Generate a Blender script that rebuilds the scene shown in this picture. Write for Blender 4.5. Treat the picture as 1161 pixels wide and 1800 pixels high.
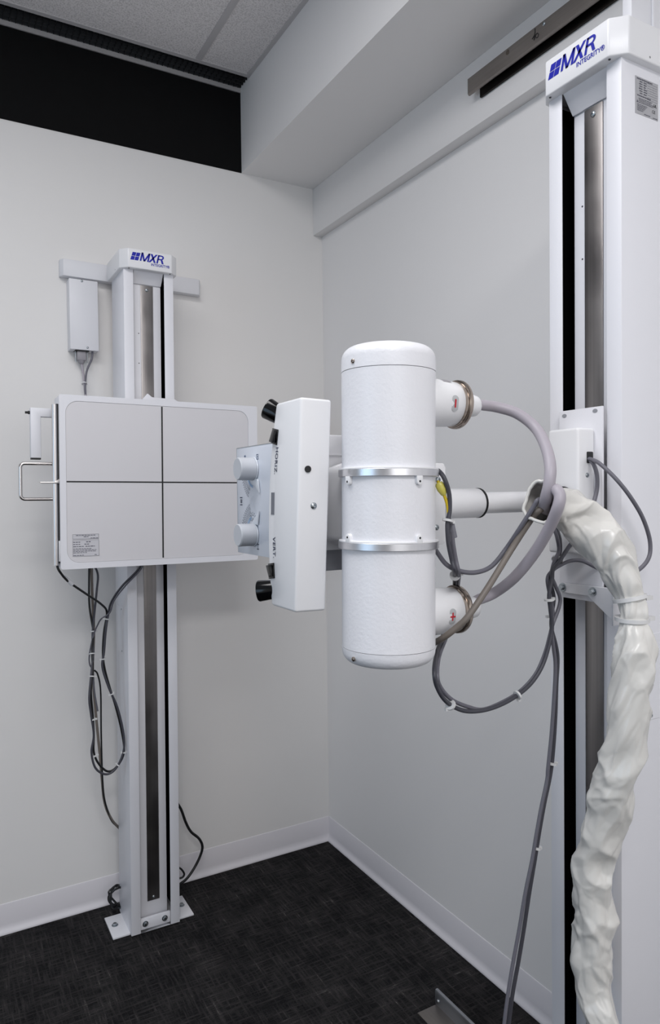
import bpy, bmesh, math, random
from mathutils import Vector, Matrix, noise

for o in list(bpy.data.objects):
    bpy.data.objects.remove(o, do_unlink=True)
S = bpy.context.scene
COL = S.collection
PI = math.pi
R = math.radians
random.seed(7)

# ------------------------------------------------------------------ camera
cd = bpy.data.cameras.new('camera'); cam = bpy.data.objects.new('camera', cd); COL.objects.link(cam)
cd.sensor_fit = 'VERTICAL'; cd.sensor_height = 36.0; cd.sensor_width = 36.0; cd.lens = 24.968
cd.clip_start = 0.02
fw = Vector((0.49316678, 0.86948946, -0.02783194)); rt = Vector((0.86960077, -0.49361154, -0.01192247)); up = rt.cross(fw)
M4 = Matrix((rt, up, -fw)).transposed().to_4x4(); M4.translation = Vector((-1.46654, -2.62597, 1.48828))
cam.matrix_world = M4
S.camera = cam

# ------------------------------------------------------------------ world, lights, exposure
w = bpy.data.worlds.new('world'); S.world = w; w.use_nodes = True
w.node_tree.nodes['Background'].inputs[0].default_value = (0.75, 0.85, 1.0, 1)
w.node_tree.nodes['Background'].inputs[1].default_value = 0.3
S.view_settings.view_transform = 'Standard'; S.view_settings.look = 'None'
S.view_settings.gamma = 1.0; S.view_settings.use_curve_mapping = False
S.view_settings.exposure = 0.24

def area(name, loc, rot, sx, sy, power, col):
    l = bpy.data.lights.new(name, 'AREA'); l.shape = 'RECTANGLE'; l.size = sx; l.size_y = sy
    l.energy = power; l.color = col
    o = bpy.data.objects.new(name, l); COL.objects.link(o); o.location = loc; o.rotation_euler = rot
    return o
# two fluorescent ceiling fixtures, a daylit window in the left wall plus an added rear area light
area('ceiling_fixture_light', (-1.6, -3.4, 3.05), (0, 0, 0), 1.2, 0.6, 31, (0.99, 0.98, 0.99))
area('ceiling_fixture_light.001', (-1.6, -1.6, 3.05), (0, 0, 0), 1.2, 0.6, 17, (0.99, 0.98, 0.99))
area('window_daylight', (-4.5, -2.2, 1.6), (0, R(-90), 0), 1.5, 2.0, 15, (0.50, 0.74, 1.0))
area('rear_area_light', (-1.5, -5.5, 2.1), (R(90), 0, 0), 2.6, 1.5, 20, (0.98, 0.985, 1.0))  # broad light added behind the camera to brighten the back wall

# ------------------------------------------------------------------ materials
def lin(c):
    c /= 255.0
    return c / 12.92 if c <= 0.04045 else ((c + 0.055) / 1.055) ** 2.4
def rgb(r, g, b): return (lin(r), lin(g), lin(b), 1)
def mat(name, col, rough=0.5, metal=0.0, spec=0.5, bump=0.0, bscale=200.0, var=0.0, vscale=3.0, coat=0.0):
    m = bpy.data.materials.new(name); m.use_nodes = True; nt = m.node_tree; b = nt.nodes['Principled BSDF']
    b.inputs['Base Color'].default_value = col; b.inputs['Roughness'].default_value = rough
    b.inputs['Metallic'].default_value = metal; b.inputs['Specular IOR Level'].default_value = spec
    b.inputs['Coat Weight'].default_value = coat
    tc = nt.nodes.new('ShaderNodeTexCoord')
    if bump:
        n = nt.nodes.new('ShaderNodeTexNoise'); n.inputs['Scale'].default_value = bscale; n.inputs['Detail'].default_value = 3
        bp = nt.nodes.new('ShaderNodeBump'); bp.inputs['Strength'].default_value = bump; bp.inputs['Distance'].default_value = 0.002
        nt.links.new(tc.outputs['Object'], n.inputs['Vector']); nt.links.new(n.outputs['Fac'], bp.inputs['Height'])
        nt.links.new(bp.outputs['Normal'], b.inputs['Normal'])
    if var:
        n = nt.nodes.new('ShaderNodeTexNoise'); n.inputs['Scale'].default_value = vscale; n.inputs['Detail'].default_value = 4
        mx = nt.nodes.new('ShaderNodeMix'); mx.data_type = 'RGBA'
        mx.inputs[6].default_value = tuple(c * (1 - var) for c in col[:3]) + (1,)
        mx.inputs[7].default_value = tuple(min(1, c * (1 + var)) for c in col[:3]) + (1,)
        nt.links.new(tc.outputs['Object'], n.inputs['Vector']); nt.links.new(n.outputs['Fac'], mx.inputs[0])
        nt.links.new(mx.outputs[2], b.inputs['Base Color'])
    return m
def brushed(name, c0, c1, rough=0.35, axis=2, scale=90.0, metal=1.0):
    # steel with streaks along one axis
    m = mat(name, c0, rough, metal); nt = m.node_tree; b = nt.nodes['Principled BSDF']
    tc = nt.nodes.new('ShaderNodeTexCoord'); mp = nt.nodes.new('ShaderNodeMapping')
    sc = [scale, scale, scale]; sc[axis] = scale * 0.012; mp.inputs['Scale'].default_value = sc
    n = nt.nodes.new('ShaderNodeTexNoise'); n.inputs['Scale'].default_value = 3.0; n.inputs['Detail'].default_value = 5
    n2 = nt.nodes.new('ShaderNodeTexNoise'); n2.inputs['Scale'].default_value = 7.0; n2.inputs['Detail'].default_value = 6
    mx = nt.nodes.new('ShaderNodeMix'); mx.data_type = 'RGBA'; mx.inputs[6].default_value = c0; mx.inputs[7].default_value = c1
    ad = nt.nodes.new('ShaderNodeMath'); ad.operation = 'MULTIPLY_ADD'; ad.inputs[1].default_value = 0.5; ad.inputs[2].default_value = rough - 0.22
    cr = nt.nodes.new('ShaderNodeMath'); cr.operation = 'ADD'
    h = nt.nodes.new('ShaderNodeMath'); h.operation = 'MULTIPLY'; h.inputs[1].default_value = 0.5
    nt.links.new(tc.outputs['Object'], mp.inputs['Vector']); nt.links.new(mp.outputs['Vector'], n.inputs['Vector'])
    nt.links.new(tc.outputs['Object'], n2.inputs['Vector'])
    nt.links.new(n.outputs['Fac'], cr.inputs[0]); nt.links.new(n2.outputs['Fac'], cr.inputs[1])
    nt.links.new(cr.outputs[0], h.inputs[0]); nt.links.new(h.outputs[0], mx.inputs[0])
    nt.links.new(mx.outputs[2], b.inputs['Base Color'])
    nt.links.new(n2.outputs['Fac'], ad.inputs[0]); nt.links.new(ad.outputs[0], b.inputs['Roughness'])
    return m
def carpet_mat():
    m = mat('carpet', rgb(30, 30, 32), 0.95, spec=0.1); nt = m.node_tree; b = nt.nodes['Principled BSDF']
    tc = nt.nodes.new('ShaderNodeTexCoord')
    def nz(sc, scale, detail=4):
        mp = nt.nodes.new('ShaderNodeMapping'); mp.inputs['Scale'].default_value = sc
        n = nt.nodes.new('ShaderNodeTexNoise'); n.inputs['Scale'].default_value = scale; n.inputs['Detail'].default_value = detail
        n.inputs['Roughness'].default_value = 0.65
        nt.links.new(tc.outputs['Object'], mp.inputs['Vector']); nt.links.new(mp.outputs['Vector'], n.inputs['Vector'])
        return n
    a = nz((1, 14, 1), 9); c = nz((14, 1, 1), 9); d = nz((1, 1, 1), 7, 6); e = nz((3, 60, 1), 12, 2); g = nz((1, 1, 1), 320, 2)
    def op(o, x, y):
        k = nt.nodes.new('ShaderNodeMath'); k.operation = o
        for i, v in enumerate((x, y)):
            if isinstance(v, (int, float)): k.inputs[i].default_value = v
            else: nt.links.new(v, k.inputs[i])
        return k.outputs[0]
    mxm = op('MAXIMUM', op('ADD', a.outputs['Fac'], 0.0), op('ADD', c.outputs['Fac'], 0.01))
    v = op('ADD', op('ADD', mxm, op('MULTIPLY', e.outputs['Fac'], 0.30)), op('MULTIPLY', d.outputs['Fac'], 0.45))
    v = op('ADD', v, op('MULTIPLY', g.outputs['Fac'], 0.3))
    rp = nt.nodes.new('ShaderNodeValToRGB')
    el = rp.color_ramp.elements
    el[0].position = 0.40; el[0].color = rgb(21, 21, 23)
    el[1].position = 0.60; el[1].color = rgb(146, 141, 137)
    k = rp.color_ramp.elements.new(0.515); k.color = rgb(58, 56, 56)
    sc = op('MULTIPLY', v, 0.42)
    nt.links.new(sc, rp.inputs['Fac']); nt.links.new(rp.outputs['Color'], b.inputs['Base Color'])
    bp = nt.nodes.new('ShaderNodeBump'); bp.inputs['Strength'].default_value = 0.5; bp.inputs['Distance'].default_value = 0.004
    nt.links.new(v, bp.inputs['Height']); nt.links.new(bp.outputs['Normal'], b.inputs['Normal'])
    return m
def tile_mat():
    m = mat('acoustic_tile', rgb(196, 190, 190), 0.95, spec=0.1, bump=0.6, bscale=140); nt = m.node_tree; b = nt.nodes['Principled BSDF']
    tc = nt.nodes.new('ShaderNodeTexCoord')
    n = nt.nodes.new('ShaderNodeTexNoise'); n.inputs['Scale'].default_value = 190; n.inputs['Detail'].default_value = 4
    rp = nt.nodes.new('ShaderNodeValToRGB'); el = rp.color_ramp.elements
    el[0].position = 0.34; el[0].color = rgb(204, 200, 200); el[1].position = 0.56; el[1].color = rgb(238, 234, 234)
    nt.links.new(tc.outputs['Object'], n.inputs['Vector']); nt.links.new(n.outputs['Fac'], rp.inputs['Fac'])
    nt.links.new(rp.outputs['Color'], b.inputs['Base Color'])
    return m
WALL = mat('wall_paint', rgb(236, 234, 232), 0.6, spec=0.3, bump=0.06, bscale=260, var=0.012, vscale=2.0)
WALLR = mat('wall_paint_satin', rgb(238, 236, 235), 0.5, spec=0.35, bump=0.06, bscale=260, var=0.012, vscale=2.0)
BLACKP = mat('black_wall_paint', rgb(13, 13, 14), 0.8, spec=0.15)
BLACKV = mat('void_black', rgb(8, 8, 9), 0.9, spec=0.05)
GRILLE = mat('black_grille_plastic', rgb(26, 26, 28), 0.5)
TRIMG = mat('grey_trim', rgb(175, 172, 172), 0.5)
BASEB = mat('vinyl_cove_base', rgb(226, 223, 227), 0.42, spec=0.4)
CARPET = carpet_mat()
TILE = tile_mat()
TBAR = mat('white_grid_metal', rgb(196, 193, 194), 0.45)
WHITE = mat('white_powder_coat', rgb(231, 231, 236), 0.38, spec=0.45, bump=0.05, bscale=420)
WHITEG = mat('white_enamel', rgb(236, 236, 238), 0.3, spec=0.5, bump=0.04, bscale=300)
LEATHER = mat('white_textured_enamel', rgb(235, 235, 239), 0.36, spec=0.5, bump=0.22, bscale=190)
OFFW = mat('white_bracket_paint', rgb(226, 226, 230), 0.4, bump=0.05, bscale=300)
PLATE = mat('grey_receptor_panel', rgb(219, 217, 220), 0.42, spec=0.4, var=0.01, vscale=5)
BLACK = mat('black_print', rgb(22, 22, 24), 0.6)
BLACKR = mat('black_rubber', rgb(20, 20, 22), 0.5)
GLOSSB = mat('black_gloss_plastic', rgb(6, 7, 9), 0.14, spec=0.35)
BLUE = mat('blue_logo_ink', rgb(8, 22, 165), 0.45)
RED = mat('red_ink', rgb(196, 24, 44), 0.5)
BADGE = mat('grey_badge', rgb(186, 188, 190), 0.5)
STEELV = brushed('brushed_steel_strip', rgb(120, 116, 116), rgb(172, 168, 166), 0.34, axis=2)
STEELY = brushed('brushed_steel_rail', rgb(128, 122, 118), rgb(165, 159, 154), 0.4, axis=1)
ALU = brushed('polished_aluminium_band', rgb(200, 200, 203), rgb(232, 232, 235), 0.28, axis=2, scale=40)
GALV = brushed('galvanised_steel', rgb(150, 152, 157), rgb(190, 193, 198), 0.38, axis=1)
CHROME = mat('polished_steel', rgb(206, 202, 200), 0.2, metal=1.0)
ZINC = mat('zinc_hardware', rgb(172, 178, 182), 0.32, metal=1.0)
NICKEL = mat('warm_nickel_ring', rgb(168, 156, 146), 0.22, metal=1.0)
HVGREY = mat('grey_cable_jacket', rgb(170, 164, 172), 0.4, spec=0.4)
GREYC = mat('mid_grey_cable', rgb(104, 103, 112), 0.45)
DGREYC = mat('dark_grey_cable', rgb(66, 66, 74), 0.45)
TAUPE = mat('taupe_cable', rgb(118, 110, 103), 0.45)
BLACKC = mat('black_cable', rgb(18, 18, 20), 0.4)
YELLOW = mat('yellow_wire', rgb(205, 178, 20), 0.4)
YELLOWC = mat('yellow_clear_boot', rgb(205, 196, 96), 0.3)
ZIP = mat('natural_nylon_tie', rgb(220, 220, 220), 0.4)
KNOB = mat('light_grey_knob', rgb(196, 199, 205), 0.45)
CLEAR = mat('clear_pointer_plastic', rgb(214, 219, 226), 0.08, spec=0.8)
FACEP = mat('collimator_face_print', rgb(214, 219, 229), 0.25, spec=0.5)
INKB = mat('navy_ink', rgb(52, 60, 84), 0.6)
INKG = mat('slate_ink', rgb(96, 112, 140), 0.6)
INKPALE = mat('pale_blue_ink', rgb(150, 178, 210), 0.5)
LABEL = mat('pale_label', rgb(206, 205, 210), 0.5)
LABELS = mat('silver_label', rgb(172, 172, 176), 0.45)
PRINT = mat('grey_print', rgb(86, 86, 98), 0.6)
VINYL = mat('white_vinyl_sleeve', rgb(220, 218, 213), 0.26, spec=0.5, bump=0.05, bscale=45)
GREYP = mat('grey_connector', rgb(150, 147, 152), 0.5)
DARKM = mat('dark_metal_shadow_gap', rgb(60, 60, 66), 0.5)

# ------------------------------------------------------------------ mesh helpers
class MB:
    def __init__(s): s.v = []; s.f = []
    def add(s, vs, fs):
        k = len(s.v); s.v += [tuple(v) for v in vs]; s.f += [tuple(i + k for i in f) for f in fs]; return s
    def box(s, x0, x1, y0, y1, z0, z1):
        vs = [(x, y, z) for x in (x0, x1) for y in (y0, y1) for z in (z0, z1)]
        return s.add(vs, [(0, 1, 3, 2), (4, 6, 7, 5), (0, 4, 5, 1), (2, 3, 7, 6), (0, 2, 6, 4), (1, 5, 7, 3)])
    def prism(s, poly, axis, a, b):
        n = len(poly)
        def pt(p, q, t): return {'x': (t, p, q), 'y': (p, t, q), 'z': (p, q, t)}[axis]
        vs = [pt(p, q, a) for p, q in poly] + [pt(p, q, b) for p, q in poly]
        fs = [tuple(range(n)), tuple(range(2 * n - 1, n - 1, -1))] + [(i, (i + 1) % n, (i + 1) % n + n, i + n) for i in range(n)]
        return s.add(vs, fs)
    def frame(s, d):
        d = Vector(d).normalized(); a = Vector((0, 0, 1)) if abs(d.z) < 0.9 else Vector((1, 0, 0))
        u = d.cross(a).normalized(); return d, u, d.cross(u)
    def lathe(s, prof, org, d, n=32):
        d, u, v = s.frame(d); org = Vector(org); vs = []; m = len(prof)
        for r, h in prof:
            for i in range(n):
                t = 2 * PI * i / n; vs.append(org + d * h + u * (r * math.cos(t)) + v * (r * math.sin(t)))
        fs = [(j * n + i, j * n + (i + 1) % n, (j + 1) * n + (i + 1) % n, (j + 1) * n + i) for j in range(m - 1) for i in range(n)]
        if prof[0][0] > 1e-5: fs.append(tuple(range(n)))
        if prof[-1][0] > 1e-5: fs.append(tuple(range((m - 1) * n, m * n)))
        return s.add(vs, fs)
    def cyl(s, p0, p1, r0, r1=None, n=24):
        p0 = Vector(p0); p1 = Vector(p1); L = (p1 - p0).length
        return s.lathe([(r0, 0), (r0 if r1 is None else r1, L)], p0, p1 - p0, n)
    def tube(s, pts, r, n=12, caps=True):
        pts = [Vector(p) for p in pts]; m = len(pts); rs = r if isinstance(r, (list, tuple)) else [r] * m
        vs = []; prev = None
        for i, p in enumerate(pts):
            d = (pts[min(i + 1, m - 1)] - pts[max(i - 1, 0)]).normalized()
            if prev is None: _, u, _v = s.frame(d)
            else: u = (prev - d * prev.dot(d)).normalized()
            prev = u; v = d.cross(u)
            for k in range(n):
                t = 2 * PI * k / n; vs.append(p + u * (rs[i] * math.cos(t)) + v * (rs[i] * math.sin(t)))
        fs = [(j * n + i, j * n + (i + 1) % n, (j + 1) * n + (i + 1) % n, (j + 1) * n + i) for j in range(m - 1) for i in range(n)]
        if caps: fs += [tuple(range(n)), tuple(range((m - 1) * n, m * n))]
        return s.add(vs, fs)
    def build(s, name, material, parent=None, bevel=0.0, seg=2, smooth=True, angle=38, org=None):
        if parent is not None:
            t = parent
            while t.parent is not None: t = t.parent
            org = Vector(t.get('_o', (0, 0, 0)))
        org = Vector(org) if org is not None else Vector((0, 0, 0))
        me = bpy.data.meshes.new(name); me.from_pydata([Vector(v) - org for v in s.v], [], s.f)
        bm = bmesh.new(); bm.from_mesh(me)
        bmesh.ops.remove_doubles(bm, verts=bm.verts, dist=1e-6)
        bmesh.ops.recalc_face_normals(bm, faces=bm.faces)
        if bevel:
            ed = [e for e in bm.edges if len(e.link_faces) == 2 and e.calc_face_angle(0) > 0.5]
            bmesh.ops.bevel(bm, geom=ed, offset=bevel, segments=seg, affect='EDGES', profile=0.5, clamp_overlap=True)
        bm.to_mesh(me); bm.free()
        if smooth:
            me.polygons.foreach_set('use_smooth', [True] * len(me.polygons)); me.set_sharp_from_angle(angle=R(angle))
        me.materials.append(material)
        o = bpy.data.objects.new(name, me); COL.objects.link(o)
        if parent is not None: o.parent = parent
        else: o.location = org
        return o
def tag(o, label, cat=None, group=None, kind=None):
    if label: o['label'] = label
    if cat: o['category'] = cat
    if group: o['group'] = group
    if kind: o['kind'] = kind
    return o
def thing(name, label, cat, loc=(0, 0, 0), rot=(0, 0, 0), world=True, group=None):
    o = bpy.data.objects.new(name, None); COL.objects.link(o); o.empty_display_size = 0.05
    o.location = loc; o.rotation_euler = rot; tag(o, label, cat, group)
    o['_o'] = tuple(loc) if world else (0.0, 0.0, 0.0)
    return o
def bx(name, material, parent, x0, x1, y0, y1, z0, z1, bevel=0.0, seg=2):
    return MB().box(x0, x1, y0, y1, z0, z1).build(name, material, parent, bevel, seg)
def struct(o): o['kind'] = 'structure'; return o
def smooth_path(pts, k=8):
    P = [Vector(p) for p in pts]; P = [P[0] * 2 - P[1]] + P + [P[-1] * 2 - P[-2]]; out = []
    for i in range(1, len(P) - 2):
        a, b, c, d = P[i - 1:i + 3]
        for j in range(k):
            t = j / k
            out.append(0.5 * ((2 * b) + (c - a) * t + (2 * a - 5 * b + 4 * c - d) * t * t + (3 * b - a - 3 * c + d) * t ** 3))
    out.append(P[-2]); return out
def text_mb(body, size, fn, align='LEFT', offset=0.0, shear=0.0, spacing=1.0, sx=1.0):
    """flat lettering; fn maps (x, y) of the text plane to a point"""
    cu = bpy.data.curves.new('t', 'FONT'); cu.body = body; cu.size = size; cu.align_x = align; cu.offset = offset
    cu.shear = shear; cu.space_character = spacing; cu.resolution_u = 4
    ob = bpy.data.objects.new('t', cu); COL.objects.link(ob)
    dg = bpy.context.evaluated_depsgraph_get(); me = bpy.data.meshes.new_from_object(ob.evaluated_get(dg))
    vs = [fn(v.co.x * sx, v.co.y) for v in me.vertices]; fs = [tuple(p.vertices) for p in me.polygons]
    bpy.data.objects.remove(ob, do_unlink=True); bpy.data.curves.remove(cu); bpy.data.meshes.remove(me)
    return MB().add(vs, fs)
def screw(parent, pos, d, r=0.004, h=0.002, material=None, name='screw', hexh=False):
    d = Vector(d).normalized(); pos = Vector(pos)
    m = MB()
    if hexh:
        m.lathe([(r * 1.45, 0), (r * 1.45, h * 0.35), (r * 1.3, h * 0.4)], pos, d, 20)
        m.lathe([(r, h * 0.35), (r, h * 1.6), (r * 0.85, h * 1.9)], pos, d, 6)
    else:
        m.lathe([(r, -0.0005), (r, h * 0.4), (r * 0.75, h * 0.85), (r * 0.35, h), (r * 0.3, h * 0.5), (0.0, h * 0.5)], pos, d, 14)
    return m.build(name, material or ZINC, parent)
def zip_tie(parent, pts, t, r, head=(1, 0, 0)):
    """nylon tie round a smoothed path at fraction t"""
    i = int(t * (len(pts) - 1)); i = max(1, min(len(pts) - 2, i)); p = pts[i]; d = (pts[i + 1] - pts[i - 1]).normalized()
    m = MB(); m.lathe([(r, -0.0018), (r + 0.0012, -0.0018), (r + 0.0012, 0.0018), (r, 0.0018)], p, d, 16)
    h = Vector(head); h = (h - d * h.dot(d)).normalized(); q = p + h * (r + 0.002)
    s = 0.0026; m.box(q.x - s, q.x + s, q.y - s, q.y + s, q.z - s * 0.9, q.z + s * 0.9)
    return m.build('zip_tie', ZIP, parent)
def cable(name, pts, r, material, label, cat='cable', group=None, k=8, n=12):
    sp = smooth_path(pts, k); base = min(sp, key=lambda q: q.z)
    o = MB().tube(sp, r, n).build(name, material, None, org=base)
    o['_o'] = tuple(base); tag(o, label, cat, group)
    return o, sp

# ------------------------------------------------------------------ room shell
SO, CE, CX, BMX, BMZ, GR = 2.7468, 3.0715, -0.3602, -0.0417, 2.5559, 0.0889
X0, Y0 = -4.6, -5.6
struct(bx('floor', CARPET, None, X0, 0.1, Y0, 0.1, -0.05, 0.0))
struct(bx('wall_back', WALL, None, X0, 0.0, 0.0, 0.1, 0.0, CE + 0.2))
struct(bx('wall_right', WALLR, None, 0.0, 0.1, Y0, 0.1, 0.0, CE + 0.2))
struct(bx('wall_left', WALL, None, X0 - 0.1, X0, Y0, 0.1, 0.0, CE + 0.2))
struct(bx('wall_front', WALL, None, X0 - 0.1, 0.1, Y0 - 0.1, Y0, 0.0, CE + 0.2))
tr = struct(bx('trim_1', WALLR, None, CX, 0.0, Y0, 0.0, SO, CE + 0.2)); tag(tr, 'painted soffit box running along the right wall')
tr = struct(bx('trim_2', WALLR, None, BMX, 0.0, Y0, 0.0, BMZ, SO, 0.002)); tag(tr, 'shallow painted ledge band under the soffit')
tr = struct(bx('trim_3', BLACKP, None, X0, CX, -0.003, 0.0, SO, CE)); tag(tr, 'flat black painted band at the top of the back wall')
tr = struct(bx('trim_4', TRIMG, None, X0, CX, -0.008, -0.001, CE - 0.017, CE - 0.001)); tag(tr, 'thin grey edge strip above the black band')
# ceiling: grid with lay-in tiles
ce = thing('ceiling', 'suspended ceiling of speckled white acoustic tiles', None, (0, 0, CE)); del ce['label']; ce['kind'] = 'structure'
ys = [-GR - 0.61 * i for i in range(10)]; ys[-1] = Y0
xs = [CX, -0.567] + [-0.567 - 1.22 * i for i in range(1, 4)] + [X0]
tile_cache = {}
for i in range(len(xs) - 1):
    for j in range(len(ys) - 1):
        wx, wy = xs[i] - xs[i + 1], ys[j] - ys[j + 1]; key = (round(wx, 3), round(wy, 3))
        if key not in tile_cache:
            o = MB().box(-wx / 2 + 0.0015, wx / 2 - 0.0015, -wy / 2 + 0.0015, wy / 2 - 0.0015, 0.001, 0.016).build('tile', TILE, None, 0.001, 1)
            o.parent = ce; tile_cache[key] = o
        else:
            o = tile_cache[key].copy(); COL.objects.link(o)
        o.location = ((xs[i] + xs[i + 1]) / 2, (ys[j] + ys[j + 1]) / 2, 0.0)
for x in xs[1:-1]: bx('grid_bar', TBAR, ce, x - 0.0115, x + 0.0115, Y0, -GR, CE - 0.0012, CE + 0.001)
for y in ys[1:-1]: bx('grid_bar', TBAR, ce, X0, CX, y - 0.0115, y + 0.0115, CE - 0.0010, CE + 0.001)
bx('wall_angle', TBAR, ce, CX - 0.016, CX, Y0, -GR, CE - 0.0016, CE + 0.002)
bx('wall_angle', TBAR, ce, X0, CX, -GR - 0.018, -GR, CE - 0.0018, CE + 0.02)
bx('deck', BLACKV, ce, X0, CX, Y0, -GR, CE + 0.02, CE + 0.04)
# slot grille
g = thing('air_grille', 'black egg-crate air slot between ceiling tiles and black wall band', 'vent', (-2.5, -GR / 2, CE + 0.001))
bx('recess', BLACKV, g, X0, CX, -GR, 0.0, CE + 0.10, CE + 0.11)
for y in (-0.010, -0.030, -0.050, -0.070): bx('slat', GRILLE, g, X0, CX, y - 0.001, y + 0.001, CE + 0.001, CE + 0.013)
m = MB(); x = CX - 0.01
while x > X0: m.box(x - 0.001, x + 0.001, -GR + 0.002, -0.002, CE + 0.0015, CE + 0.0125); x -= 0.02
o = m.build('cross_slats', GRILLE, g, smooth=False); o['kind'] = 'stuff'
# cove base
prof = [(0, 0), (0.014, 0), (0.0145, 0.002), (0.0125, 0.007), (0.008, 0.013), (0.0045, 0.020), (0.0032, 0.030), (0.0032, 0.0975), (0.0015, 0.1016), (0, 0.1016)]
struct(MB().prism([(-p, q) for p, q in prof], 'x', X0, 0.0).build('baseboard_back', BASEB))
struct(MB().prism([(-p, q) for p, q in prof], 'y', Y0, 0.0).build('baseboard_right', BASEB))

# ------------------------------------------------------------------ support columns
CW, CDp = 0.0835, 0.17          # half width, depth
def logo(parent, yf, zc, xc, s):
    """2x2 tiles + MXR + INTEGRITY on a face looking to -y at y = yf (local)"""
    sh = 0.32; y = yf - 0.0006
    m = MB()
    for i in (0, 1):
        for j in (0, 1):
            x0 = xc - 0.060 * s + i * 0.0132 * s; z0 = zc - 0.012 * s + j * 0.0132 * s + 0.004 * s
            q = [(x0, z0), (x0 + 0.0118 * s, z0), (x0 + 0.0118 * s, z0 + 0.0118 * s), (x0, z0 + 0.0118 * s)]
            q = [(a + (b - zc) * sh, b) for a, b in q]
            m.prism(q, 'y', y, yf)
    m.build('logo_squares', BLUE, parent, smooth=False)
    m = MB(); hh = 0.0275 * s; sw = 0.0056 * s; x0 = xc - 0.0325 * s; z0 = zc - 0.0078 * s
    def quad(a0, b0, a1, b1, wd):
        # slanted stroke of horizontal width wd from (a0,b0) to (a1,b1), letter units of the cap height
        P_ = [(a0, b0), (a0 + wd, b0), (a1 + wd, b1), (a1, b1)]
        m.add([(x0 + a * hh + b * hh * 0.24, y, z0 + b * hh) for a, b in P_], [(0, 1, 2, 3)])
    k = 0.19
    quad(0.0, 0, 0.0, 1, k); quad(0.86, 0, 0.86, 1, k); quad(0.43, 0, 0.0, 1, k * 1.1); quad(0.43, 0, 0.84, 1, k * 1.1)
    quad(1.02, 0, 1.68, 1, k * 1.25); quad(1.66, 0, 1.06, 1, k * 1.25)
    quad(1.96, 0, 1.96, 1, k)
    quad(2.38, 0.46, 2.62, 0.0, k * 1.2)
    bowl = [(2.1, 1.0, 0.84), (2.42, 1.0, 0.84)]
    no = 9; oc = (2.36, 0.715); out = []; inn = []
    for i_ in range(no + 1):
        a = R(90 - 180 * i_ / no); out.append((oc[0] + 0.36 * math.cos(a), oc[1] + 0.285 * math.sin(a))); inn.append((oc[0] + 0.18 * math.cos(a), oc[1] + 0.145 * math.sin(a)))
    out = [(2.0, 1.0)] + out + [(2.0, 0.43)]; inn = [(2.0, 0.86)] + inn + [(2.0, 0.57)]
    m.add([(x0 + a * hh + b * hh * 0.24, y, z0 + b * hh) for a, b in out + inn], [(i_, i_ + 1, len(out) + i_ + 1, len(out) + i_) for i_ in range(len(out) - 1)])
    m.build('logo_letters', BLUE, parent, smooth=False)
    text_mb('INTEGRITY®', 0.0118 * s, lambda a, b: (xc + 0.004 * s + a, y, zc - 0.0185 * s + b), offset=0.00018 * s, sx=0.92).build('logo_word', BLUE, parent, smooth=False)
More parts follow.
